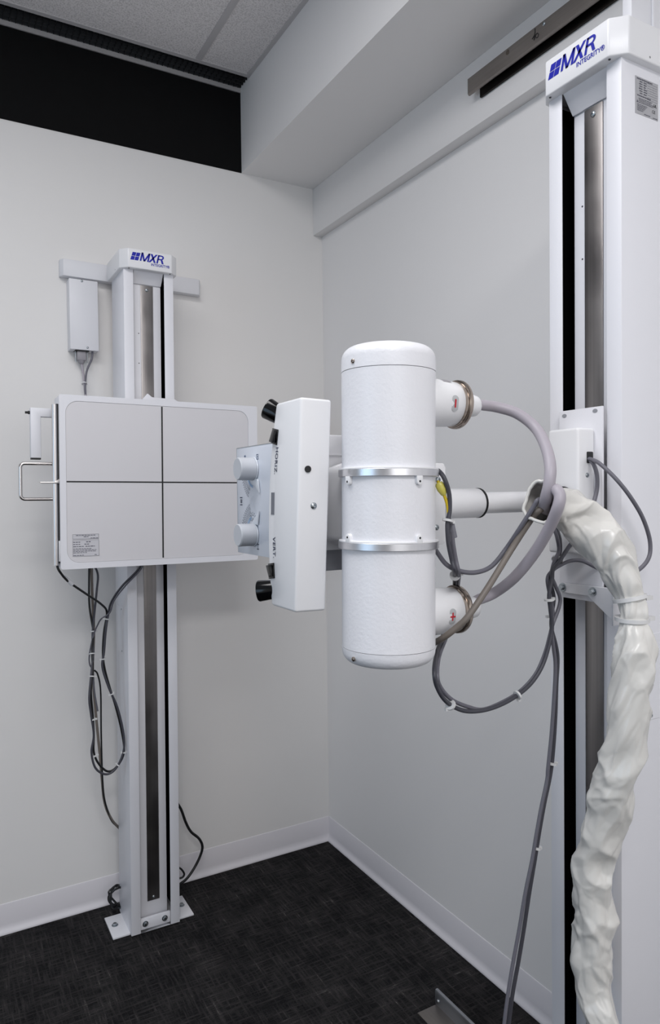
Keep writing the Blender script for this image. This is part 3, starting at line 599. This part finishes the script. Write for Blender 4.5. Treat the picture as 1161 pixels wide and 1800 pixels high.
# port between tube and collimator
bx('port_block', WHITEG, t, -0.885, -0.786, -1.640, -1.560, 1.405, 1.530, 0.012, 3)

# ------------------------------------------------------------------ collimator
FX = -0.9205
t = thing('collimator', 'white collimator box with two grey dial knobs facing left', 'collimator', (-0.835, -1.40, 1.37))
bx('case', WHITEG, t, FX + 0.0015, -0.752, -1.520, -1.288, 1.370, 1.5770, 0.002)
fc = bx('control_face', FACEP, t, FX, FX + 0.0016, -1.530, -1.2840, 1.3690, 1.5785, 0.0005)
bx('face_edge', ZINC, fc, FX - 0.0002, FX + 0.0012, -1.2846, -1.2834, 1.3695, 1.578)
bx('face_edge', ZINC, fc, FX - 0.0002, FX + 0.0012, -1.530, -1.2840, 1.5780, 1.5795)
bx('mount_plate', WHITEG, t, FX + 0.004, -0.745, -1.560, -1.520, 1.388, 1.5520, 0.002)
bx('mount_rail', WHITEG, t, FX + 0.004, -0.745, -1.568, -1.515, 1.5515, 1.5865, 0.003)
bx('under_tray', mat('grey_tray', rgb(150, 152, 158), 0.5), t, FX + 0.006, -0.75, -1.555, -1.50, 1.3520, 1.388, 0.001)
bb = MB().prism([(-0.862, 1.400), (-0.820, 1.388), (-0.820, 1.545), (-0.862, 1.532)], 'y', -1.585, -1.562).build('port_bracket', WHITEG, t, 0.003)
for z in (1.515, 1.462): MB().cyl((-0.852, -1.586, z), (-0.852, -1.5845, z), 0.0028, n=12).build('bracket_hole', BLACKR, bb)
def knob(y, z, flat):
    k = MB(); r = 0.0216
    k.lathe([(r * 1.02, 0.004), (r * 1.02, 0.007), (r, 0.009), (r, 0.0325), (r - 0.0016, 0.0345), (0, 0.0345)], (FX, y, z), (-1, 0, 0), 48)
    ko = k.build('knob', KNOB, t)
    # flat-sided finger bar along the rim and clear pointer skirt under the knob
    pz = -1 if flat else 1
    MB().lathe([(r * 0.99, 0.0005), (r * 1.08, 0.001), (r * 1.06, 0.0035), (r * 0.9, 0.004)], (FX, y, z), (-1, 0, 0), 40).build('pointer_skirt', CLEAR, ko)
    MB().add([(FX - 0.001, y + 0.010, z + pz * r * 0.9), (FX - 0.001, y - 0.024, z + pz * r * 0.9), (FX - 0.001, y - 0.030, z + pz * 0.046),
              (FX - 0.0035, y + 0.010, z + pz * r * 0.9), (FX - 0.0035, y - 0.024, z + pz * r * 0.9), (FX - 0.0035, y - 0.030, z + pz * 0.046)],
             [(0, 1, 2), (5, 4, 3), (0, 3, 4, 1), (1, 4, 5, 2), (2, 5, 3, 0)]).build('pointer', CLEAR, ko, 0.0006)
    return ko
KT, KB = (-1.3700, 1.5345), (-1.3665, 1.4085)
k1 = knob(*KT, True); k2 = knob(*KB, False)
# printed scales (flat ink on the face)
def onf(y, z, l=0.0004): return (FX - l, y, z)
def arc_mb(m, cy, cz, r, a0, a1, wd=0.0006, n=26):
    pts = [(R(a0 + (a1 - a0) * i / n)) for i in range(n + 1)]
    vs = [onf(cy + rr * math.cos(a), cz + rr * math.sin(a)) for a in pts for rr in (r - wd / 2, r + wd / 2)]
    m.add(vs, [(2 * i, 2 * i + 1, 2 * i + 3, 2 * i + 2) for i in range(n)])
def tick(m, cy, cz, r0, r1, a, wd=0.0006):
    c_, s_ = math.cos(R(a)), math.sin(R(a))
    m.add([onf(cy + r0 * c_ - wd * s_, cz + r0 * s_ + wd * c_), onf(cy + r1 * c_ - wd * s_, cz + r1 * s_ + wd * c_), onf(cy + r1 * c_ + wd * s_, cz + r1 * s_ - wd * c_), onf(cy + r0 * c_ + wd * s_, cz + r0 * s_ - wd * c_)], [(0, 1, 2, 3)])
for (cy, cz), a0, a1 in ((KT, 300, 350), (KB, 15, 70)):
    m = MB()
    for r in (0.040, 0.048, 0.056): arc_mb(m, cy, cz, r, a0, a1)
    for r in (0.0425, 0.0505, 0.058):
        for i in range(11): tick(m, cy, cz, r, r + 0.004, a0 + (a1 - a0) * i / 10)
    m.build('dial_scale', INKB, fc, smooth=False)
    m = MB(); arc_mb(m, cy, cz, 0.0345, a0 - 20, a1, 0.005); m.build('dial_tint', INKPALE, fc, smooth=False)
m = MB(); arc_mb(m, -1.362, 1.434, 0.012, 0, 180, 0.0008)
for i in range(7): tick(m, -1.362, 1.434, 0.0145, 0.018, 15 + i * 25)
for i in range(4): tick(m, -1.362, 1.432, 0.004, 0.009, 30 + i * 40)
m.build('lamp_symbol', INKB, fc, smooth=False)
def glyph(cy, cz, sy, sz, strokes, mtl):
    m = MB()
    for (a0, b0, a1, b1) in strokes: m.add([onf(cy - a0 * sy, cz + b0 * sz), onf(cy - a1 * sy, cz + b0 * sz), onf(cy - a1 * sy, cz + b1 * sz), onf(cy - a0 * sy, cz + b1 * sz)], [(0, 1, 2, 3)])
    m.build('field_symbol', mtl, fc, smooth=False)
Hs = [(-1, .75, 1, 1), (-1, -1, 1, -.75), (-.15, -.75, .15, .75), (-1, .62, -.7, 1), (.7, .62, 1, 1), (-1, -1, -.7, -.62), (.7, -1, 1, -.62)]
g_ = (-0.9205, -1.3045, 1.4725); glyph(g_[1], g_[2], 0.006, 0.0082, [(-1, .75, 1, 1), (-1, -1, 1, -.75), (-.6, -.45, .8, -.3), (-.6, .3, .8, .45), (-.6, -.45, -.4, .45), (.6, -.45, .8, .45), (-.2, -.2, .4, .2)], INKB)
g_ = (-0.9205, -1.384, 1.3862); glyph(g_[1], g_[2], 0.0045, 0.0055, Hs, INKB)
g_ = (-0.9205, -1.3875, 1.5569); glyph(g_[1], g_[2], 0.0045, 0.0050, [(-1, .7, 1, 1), (-1, -1, 1, -.7), (-.9, -.15, .9, .15), (-.9, -1, -.6, 1), (.6, -1, .9, 1)], INKG)
g_ = (-0.9205, -1.3269, 1.561); glyph(g_[1], g_[2], 0.0035, 0.0016, [(-1, -1, 1, 1)], INKG)

# ------------------------------------------------------------------ hand control panel
PC = (-0.9500, -1.612, 1.468)
t = thing('hand_control', 'white hand control panel lettered HORIZ and VERT with black grips', 'control panel', PC, (0, R(1.7), 0), world=False)
# side outline in (y, z): straight near edge, bowed far edge
nz_ = 18; H2 = 0.164; yn = -0.053
def yfar(z): return 0.034 + 0.021 * (1 - (abs(z) / H2) ** 2.2)
def yf_(z): return yfar(z) + 0.004 * (-z / H2)
poly = [(yn - 0.004, H2), (yn + 0.006, -H2)] + [(yf_(-H2 + 2 * H2 * i / nz_), -H2 + 2 * H2 * i / nz_) for i in range(nz_ + 1)]
bdy = MB().prism(poly, 'x', -0.027, 0.027).build('case', WHITEG, t, 0.0042, 3)
fx = -0.0276
for body, z0, sz in (('HORIZ.', 1.5615 - PC[2], 0.0128), ('VERT.', 1.416 - PC[2], 0.0128)):
    def fn(a, b, z0=z0):
        z = z0 - a; return (fx, yf_(z) - 0.0195 - b, z)
    tm = text_mb(body, sz, fn, offset=0.0002, spacing=1.1, sx=0.98); tm.build('lettering', INKB, bdy, smooth=False)
def rocker(zc, up_):
    # rocker switch set square to the bowed edge
    sl_ = (yf_(zc + 0.01) - yf_(zc - 0.01)) / 0.02; tv = Vector((0, sl_, 1)).normalized(); nv = Vector((0, tv.z, -tv.y)); c0 = Vector((0, yf_(zc) - 0.0115, zc))
    def P(x, a, b): return tuple(Vector((x, 0, 0)) + c0 + nv * a + tv * b)
    def hexa(x0, x1, a0, a1, b0, b1, x2=None):
        x2 = x1 if x2 is None else x2
        return MB().add([P(x0, a0, b0), P(x0, a1, b0), P(x0, a1, b1), P(x0, a0, b1), P(x1, a0, b0), P(x1, a1, b0), P(x2, a1, b1), P(x2, a0, b1)],
                        [(0, 1, 2, 3), (7, 6, 5, 4), (0, 4, 5, 1), (1, 5, 6, 2), (2, 6, 7, 3), (3, 7, 4, 0)])
    s_ = hexa(-0.0265, -0.0290, -0.0105, 0.0105, -0.0125, 0.0125).build('switch', GLOSSB, t, 0.0006)
    hexa(-0.0285, -0.0345 if up_ else -0.0305, -0.0075, 0.0075, -0.0095, 0.0095, -0.0305 if up_ else -0.0345).build('rocker', GLOSSB, s_, 0.0006)
rocker(1.5786 - PC[2], True); rocker(1.3604 - PC[2], False)
zc = 1.4702 - PC[2]
bx('display_slot', mat('slot_grey', rgb(116, 118, 126), 0.6), bdy, -0.0276, -0.0270, yf_(zc) - 0.0235, yf_(zc) - 0.0115, zc - 0.018, zc + 0.018)
bx('slot_edge', WHITEG, bdy, -0.0278, -0.0270, yf_(zc) - 0.0115, yf_(zc) - 0.0100, zc - 0.018, zc + 0.018)
hx = (-0.962, -1.665, 1.5236); MB().cyl((hx[0] - PC[0], yn - 0.0030, hx[2] - PC[2]), (hx[0] - PC[0], yn + 0.004, hx[2] - PC[2]), 0.0052, n=20).build('plug_hole', BLACKR, bdy)
hx = (-0.95, -1.665, 1.4678); screw(bdy, (hx[0] - PC[0], yn + 0.0008, hx[2] - PC[2]), (0, -1, 0), 0.0052, 0.003)
for tip, base in (((-0.9772, -1.547, 1.6282), (-0.9463, -1.575, 1.6052)), ((-0.9882, -1.547, 1.3247), (-0.9546, -1.575, 1.331))):
    a = Vector(tip) - Vector(PC); b = Vector(base) - Vector(PC)
    L = (a - b).length
    MB().lathe([(0.0130, -0.004), (0.0138, 0.0), (0.0178, L - 0.002), (0.0170, L), (0.0, L)], b, a - b, 36).build('hand_grip', GLOSSB, t)
bx('panel_bracket', WHITEG, t, 0.024, 0.040, 0.020, 0.044, -0.07, 0.07, 0.002)

# ------------------------------------------------------------------ cables on the tube side
hv1 = [(-0.6589, -1.7, 1.6344), (-0.643, -1.702, 1.6331), (-0.6177, -1.712, 1.6294), (-0.5944, -1.735, 1.6174), (-0.583, -1.765, 1.5913), (-0.5963, -1.8, 1.5577), (-0.6129, -1.825, 1.5246), (-0.6208, -1.83, 1.4977), (-0.6178, -1.82, 1.4746), (-0.5994, -1.8, 1.4596), (-0.56, -1.78, 1.4509), (-0.5055, -1.765, 1.4444)]
cable('high_voltage_cable', hv1, 0.0092, HVGREY, 'thick grey cable arching from the upper minus horn into the sleeve', 'cable', n=20)
hv2 = [(-0.6716, -1.7, 1.2941), (-0.6532, -1.702, 1.3024), (-0.6246, -1.71, 1.3127), (-0.6172, -1.75, 1.3426), (-0.6123, -1.79, 1.3859), (-0.6158, -1.825, 1.428), (-0.6218, -1.848, 1.4598), (-0.619, -1.85, 1.4773), (-0.6155, -1.84, 1.4878), (-0.604, -1.82, 1.4852), (-0.5813, -1.8, 1.4703), (-0.5303, -1.775, 1.4578), (-0.4915, -1.765, 1.449)]
cable('high_voltage_cable', hv2, 0.0092, HVGREY, 'thick grey cable rising from the lower plus horn into the sleeve', 'cable', n=20)
cable('taupe_cable', [(-0.709, -1.62, 1.207), (-0.7417, -1.69, 1.2355), (-0.7584, -1.738, 1.2552), (-0.7417, -1.757, 1.2764), (-0.7276, -1.765, 1.2933), (-0.6917, -1.77, 1.3361), (-0.6426, -1.77, 1.3926), (-0.6183, -1.79, 1.4415), (-0.6147, -1.805, 1.4563), (-0.5759, -1.79, 1.4608), (-0.5248, -1.77, 1.4547)], 0.0052, TAUPE, 'slim taupe cable slanting from the tube foot to the sleeve mouth')
cable('thin_grey_cable', [(-0.7288, -1.66, 1.4045), (-0.7483, -1.705, 1.3938), (-0.7532, -1.74, 1.3719), (-0.7328, -1.75, 1.3606), (-0.7043, -1.755, 1.3574), (-0.6718, -1.755, 1.3654), (-0.6407, -1.755, 1.3916), (-0.6334, -1.78, 1.4269), (-0.6246, -1.8, 1.4601), (-0.6171, -1.805, 1.4727), (-0.5731, -1.785, 1.4682), (-0.5248, -1.77, 1.4596)], 0.0038, GREYC, 'thin mid grey cable sagging from the saddle to the sleeve mouth')
pA = [(-0.7467, -1.7, 1.5227), (-0.7682, -1.742, 1.5194), (-0.7698, -1.758, 1.5066), (-0.7611, -1.758, 1.4836), (-0.7594, -1.757, 1.4597), (-0.7618, -1.757, 1.4465), (-0.7641, -1.757, 1.4333), (-0.7621, -1.757, 1.4066), (-0.7556, -1.757, 1.3796), (-0.7501, -1.757, 1.3615), (-0.7033, -1.7, 1.337), (-0.6676, -1.655, 1.3067), (-0.6713, -1.645, 1.2606), (-0.6987, -1.66, 1.236), (-0.7426, -1.7, 1.2195), (-0.7864, -1.75, 1.2079), (-0.7811, -1.75, 1.1821), (-0.7541, -1.74, 1.1521), (-0.7121, -1.73, 1.1289), (-0.6719, -1.73, 1.1224), (-0.6316, -1.73, 1.1255), (-0.5925, -1.73, 1.136), (-0.559, -1.73, 1.1528), (-0.5342, -1.73, 1.1774), (-0.5187, -1.73, 1.2078), (-0.5087, -1.73, 1.242), (-0.5128, -1.73, 1.2778), (-0.5155, -1.73, 1.3033), (-0.5083, -1.73, 1.33), (-0.5054, -1.73, 1.3479), (-0.4884, -1.73, 1.3621), (-0.4555, -1.72, 1.3832), (-0.4377, -1.72, 1.399), (-0.4255, -1.725, 1.4206)]
c, spA = cable('control_cable', pA, 0.0036, DGREYC, 'dark grey cable from the saddle looping under the tube, outer strand')
zip_tie(c, spA, 0.165, 0.0075); zip_tie(c, spA, 0.285, 0.0075); zip_tie(c, spA, 0.525, 0.0075, (-1, 0, 0)); zip_tie(c, spA, 0.638, 0.007, (0, 0, -1)); zip_tie(c, spA, 0.81, 0.0075)
pB = [(-0.7588, -1.752, 1.4481), (-0.7522, -1.752, 1.4327), (-0.749, -1.752, 1.4058), (-0.7435, -1.752, 1.3786), (-0.738, -1.752, 1.3575), (-0.6877, -1.69, 1.3319), (-0.6584, -1.65, 1.3004), (-0.6609, -1.64, 1.2567), (-0.6873, -1.655, 1.2308), (-0.7367, -1.7, 1.2169), (-0.7746, -1.742, 1.2001), (-0.7665, -1.74, 1.1777), (-0.7397, -1.735, 1.1523), (-0.6957, -1.725, 1.1306), (-0.665, -1.725, 1.1218), (-0.6244, -1.725, 1.1269), (-0.581, -1.725, 1.1399), (-0.5442, -1.725, 1.1646), (-0.5219, -1.725, 1.1971), (-0.5091, -1.725, 1.2281), (-0.5019, -1.725, 1.2476), (-0.4861, -1.725, 1.2768), (-0.4832, -1.725, 1.2949), (-0.4945, -1.725, 1.3163), (-0.5044, -1.725, 1.3353), (-0.5015, -1.725, 1.3493), (-0.4958, -1.725, 1.3621), (-0.4857, -1.725, 1.3789), (-0.4899, -1.725, 1.4025), (-0.4876, -1.715, 1.4214), (-0.4903, -1.715, 1.4429)]
cable('control_cable', pB, 0.0034, GREYC, 'mid grey cable looping under the tube, inner strand with black sleeve')
MB().cyl((-0.7521, -1.752, 1.4354), (-0.7466, -1.752, 1.4146), 0.0050, n=12).build('cable_tag', mat('tag_grey', rgb(120, 120, 128), 0.5), bpy.data.objects['control_cable.001'])
pC = [(-0.4709, -1.705, 1.4474), (-0.4681, -1.705, 1.4162), (-0.4664, -1.71, 1.3956), (-0.4679, -1.71, 1.3697), (-0.4879, -1.715, 1.3476), (-0.4966, -1.715, 1.3256), (-0.4881, -1.715, 1.2941), (-0.4926, -1.715, 1.2657), (-0.4941, -1.715, 1.2401), (-0.4828, -1.715, 1.2058), (-0.4785, -1.715, 1.1794), (-0.4816, -1.715, 1.1383), (-0.4848, -1.715, 1.0764), (-0.4908, -1.715, 1.015), (-0.4982, -1.715, 0.9728), (-0.5127, -1.715, 0.9262), (-0.5257, -1.715, 0.8775), (-0.5372, -1.715, 0.8289), (-0.5514, -1.715, 0.7712), (-0.5641, -1.715, 0.7135), (-0.5781, -1.715, 0.6566), (-0.592, -1.715, 0.6054), (-0.6017, -1.715, 0.553), (-0.6087, -1.715, 0.5049)]
c, spC = cable('hanging_cable', pC, 0.0036, DGREYC, 'dark cable hanging down in front of the right mast, right strand')
zip_tie(c, spC, 0.15, 0.0095); zip_tie(c, spC, 0.318, 0.0085, (-1, 0, 0)); zip_tie(c, spC, 0.59, 0.008); zip_tie(c, spC, 0.728, 0.0065)
pD = [(-0.3795, -1.75, 1.3354), (-0.4041, -1.74, 1.3444), (-0.4315, -1.73, 1.3578), (-0.4512, -1.72, 1.3581), (-0.4753, -1.718, 1.3511), (-0.4962, -1.72, 1.3434), (-0.509, -1.72, 1.329), (-0.502, -1.72, 1.2959), (-0.4951, -1.72, 1.2646), (-0.4995, -1.72, 1.2394), (-0.4939, -1.72, 1.2029), (-0.4898, -1.72, 1.1715), (-0.4929, -1.72, 1.1204), (-0.5003, -1.72, 1.0494), (-0.5092, -1.72, 0.9892), (-0.5121, -1.72, 0.9671), (-0.5264, -1.72, 0.9209), (-0.5393, -1.72, 0.8728), (-0.5492, -1.72, 0.8324), (-0.566, -1.72, 0.7779), (-0.5799, -1.72, 0.7212), (-0.5951, -1.72, 0.6653), (-0.6074, -1.72, 0.6141), (-0.617, -1.72, 0.5623), (-0.6226, -1.72, 0.5141)]
cable('hanging_cable', pD, 0.0034, GREYC, 'mid grey cable hanging down in front of the right mast, left strand')
# ground wire with yellow boot
c, sp = cable('ground_wire', [(-0.7737, -1.746, 1.5042), (-0.7703, -1.75, 1.4926), (-0.7661, -1.753, 1.4802), (-0.7622, -1.755, 1.466), (-0.7609, -1.756, 1.4509)], 0.0026, YELLOW, 'short yellow ground wire on the tube saddle', 'wire')
MB().lathe([(0.0050, 0), (0.0072, 0.004), (0.0072, 0.012), (0.0045, 0.020), (0.003, 0.022)], (-0.7731, -1.748, 1.5015), Vector((-0.7661, -1.753, 1.4802)) - Vector((-0.7731, -1.748, 1.5015)), 14).build('terminal_boot', YELLOWC, c)
# leads from the carriage grommet
cable('carriage_cable', [(-0.4195, -1.733, 1.5439), (-0.4217, -1.745, 1.5413), (-0.4324, -1.77, 1.533), (-0.4326, -1.8, 1.5092), (-0.415, -1.815, 1.4794), (-0.3871, -1.82, 1.4425), (-0.3673, -1.82, 1.4071), (-0.3626, -1.82, 1.3819), (-0.3688, -1.82, 1.3642), (-0.3804, -1.815, 1.3495), (-0.401, -1.81, 1.3384)], 0.0036, GREYC, 'grey cable arching out from the carriage grommet to the right')
cable('carriage_cable', [(-0.4177, -1.734, 1.5418), (-0.4187, -1.745, 1.5331), (-0.4158, -1.75, 1.5135), (-0.4158, -1.75, 1.4879), (-0.4248, -1.75, 1.4624), (-0.4338, -1.75, 1.4371), (-0.4457, -1.75, 1.407)], 0.0038, GREYC, 'grey cable dropping from the carriage grommet behind the sleeve')

# ------------------------------------------------------------------ vinyl sleeve over the cable bundle
SL = ([(-0.614, -1.8116, 1.4691), (-0.6, -1.8055, 1.467), (-0.575, -1.8013, 1.4619), (-0.54, -1.8019, 1.4461), (-0.515, -1.8142, 1.425), (-0.497, -1.8279, 1.4013), (-0.483, -1.8412, 1.3714), (-0.475, -1.8537, 1.3382), (-0.47, -1.8606, 1.3087), (-0.47, -1.8649, 1.2878), (-0.47, -1.8649, 1.2691), (-0.472, -1.8708, 1.2424), (-0.478, -1.8742, 1.1974), (-0.482, -1.8698, 1.1459), (-0.485, -1.8646, 1.089), (-0.487, -1.8563, 1.0351), (-0.487, -1.8384, 0.9766), (-0.487, -1.82, 0.9163), (-0.487, -1.8023, 0.8547), (-0.487, -1.7998, 0.804), (-0.487, -1.8033, 0.7462), (-0.487, -1.7959, 0.6823), (-0.487, -1.8007, 0.6351), (-0.487, -1.8196, 0.5873), (-0.487, -1.8403, 0.5423), (-0.487, -1.8481, 0.47)], [0.0289, 0.0293, 0.0306, 0.0348, 0.0358, 0.0348, 0.0328, 0.0289, 0.0223, 0.0232, 0.0223, 0.0287, 0.0313, 0.0314, 0.0315, 0.0317, 0.0331, 0.0317, 0.0322, 0.0323, 0.0332, 0.0324, 0.0275, 0.0291, 0.0287, 0.0285])
pts = smooth_path(SL[0], 20); rad = []
rr = [Vector((r, 0, 0)) for r in SL[1]]; rad = [v.x for v in smooth_path(rr, 20)]
NS = 110; vs = []; prev = None; arc = 0.0; m = MB(); allc = []
for i, p in enumerate(pts):
    d = (pts[min(i + 1, len(pts) - 1)] - pts[max(i - 1, 0)]).normalized()
    if i: arc += (p - pts[i - 1]).length
    u = m.frame(d)[1] if prev is None else (prev - d * prev.dot(d)).normalized()
    prev = u; v = d.cross(u); Rr = rad[i]
    endf = min(1.0, i / 10.0)
    for k in range(NS):
        a = 2 * PI * k / NS; ca, sa = math.cos(a), math.sin(a)
        q = Vector((ca * 0.85, sa * 0.85, arc * 18.0))
        w1 = noise.noise_vector(q * 0.6) * 0.5
        tw = q + w1 + Vector((0, 0, 0.7 * ca + 0.5 * math.sin(a + arc * 6)))
        d1, _ = noise.voronoi(tw * 0.66 + Vector((5.2, 1.3, 0.7))); f1 = min(0.7, d1[1] - d1[0])
        d2, _ = noise.voronoi(tw * 1.5 + Vector((1.2, 8.3, 3.7))); f2 = min(0.5, d2[1] - d2[0])
        n1 = noise.noise(q * 0.9 + Vector((2, 9, 1))); n3 = noise.noise(q * 3.2 + w1)
        fold = 0.26 - abs(noise.noise(tw * 0.8 + Vector((7, 0, 2))))
        r = Rr * (1.05 - 0.40 * f1 * (0.5 + 0.5 * endf) + 0.10 * f2 + 0.44 * fold + 0.10 * n1)
        if i < 4: r *= 1.0 + 0.05 * math.sin(a * 3 + 1)
        sh = d * (0.006 * noise.noise(q * 0.9 + Vector((4, 4, 0))))
        vs.append(p + u * (ca * r) + v * (sa * r) + sh)
m.add(vs, [(j * NS + i, j * NS + (i + 1) % NS, (j + 1) * NS + (i + 1) % NS, (j + 1) * NS + i) for j in range(len(pts) - 1) for i in range(NS)])
base = min(vs, key=lambda q: q.z)
slv = m.build('cable_sleeve', VINYL, None, org=base, angle=50); slv['_o'] = tuple(base)
MB().tube(vs[:NS] + vs[:2], 0.0028, 8).build('cuff', VINYL, slv)
tag(slv, 'crumpled white vinyl cable sleeve hanging in front of the right mast', 'cable sleeve')
for key, wd in ((8.0, 0.0262), (9.7, 0.0262)):
    i = int(key * 20); p = pts[i]; d = (pts[i + 1] - pts[i - 1]).normalized()
    mm = MB().lathe([(wd - 0.001, -0.0032), (wd + 0.0008, -0.0032), (wd + 0.0008, 0.0032), (wd - 0.001, 0.0032)], p, d, 32)
    q = p + (Vector((1, -0.4, 0)).normalized()) * (wd + 0.004); mm.box(q.x - 0.006, q.x + 0.010, q.y - 0.004, q.y + 0.004, q.z - 0.0035, q.z + 0.0035)
    mm.build('zip_tie', ZIP, slv)

# ------------------------------------------------------------------ steel rails
t = thing('wall_rail', 'brushed steel rail high on the right wall ledge', 'rail', (-0.066, -1.9, 2.62))
yE, yE2 = -1.010, -1.035
fr = MB().prism([(-0.074, 2.6375), (-0.070, 2.6335), (-0.066, 2.6340), (-0.0700, 2.6390), (-0.0700, 2.6770), (-0.0740, 2.6770)], 'y', -3.6, yE).build('front_flange', STEELY, t)
bx('web', STEELY, t, -0.0740, BMX - 0.0005, -3.6, yE, 2.6768, 2.6800)
bx('back_flange', mat('shaded_steel', rgb(48, 45, 42), 0.5, metal=1.0), t, -0.0500, -0.0440, -3.6, yE2, 2.6220, 2.6767)  # steel coloured dark for the shade under the front flange
q = (-0.074, -1.3034, 2.6708); screw(fr, q, (-1, 0, 0), 0.0050, 0.003)
q = (-0.074, -1.1734, 2.6693); MB().cyl((-0.0745, q[1], q[2]), (-0.0738, q[1], q[2]), 0.0065, n=20).build('rail_hole', mat('brown_spot', rgb(84, 74, 66), 0.6), fr)  # flat brown disc marks the hole in the flange
# marker scribble on the rail
def stroke(pl, wd=0.0011):
    return MB().tube(smooth_path(pl, 5), wd, 6)
m = stroke([(-0.0745, -1.2729, 2.6765), (-0.0745, -1.2728, 2.6664), (-0.0745, -1.2708, 2.6603), (-0.0745, -1.2629, 2.6546)]); m.tube(smooth_path([(-0.0745, -1.2708, 2.6603), (-0.0745, -1.2708, 2.6531), (-0.0745, -1.2688, 2.6485)], 5), 0.0012, 6)
m.tube(smooth_path([(-0.0745, -1.2806, 2.6606), (-0.0745, -1.2747, 2.6581), (-0.0745, -1.2767, 2.6513), (-0.0745, -1.2825, 2.6495), (-0.0745, -1.2845, 2.6556), (-0.0745, -1.2806, 2.6606)], 5), 0.0010, 6)
m.build('marker_scribble', BLACK, fr)
t = thing('floor_rail', 'galvanised floor rail with upright lip beside the right baseboard', 'rail', (-0.25, -2.2, 0.0))
bx('rail_plate', STEELY, t, -0.2865, -0.1950, -3.6, -1.016, 0.0, 0.003, 0.0005)
lp = MB().prism([(-0.2200, 0.003), (-0.2200, 0.040), (-0.2180, 0.0445), (-0.2140, 0.0455), (-0.2100, 0.0445), (-0.2080, 0.040), (-0.2080, 0.003)], 'y', -3.6, -1.012).build('upright_lip', GALV, t)
screw(lp, (-0.2200, -1.028, 0.020), (-1, 0, 0), 0.005, 0.005)

for o in bpy.data.objects:
    if '_o' in o: del o['_o']
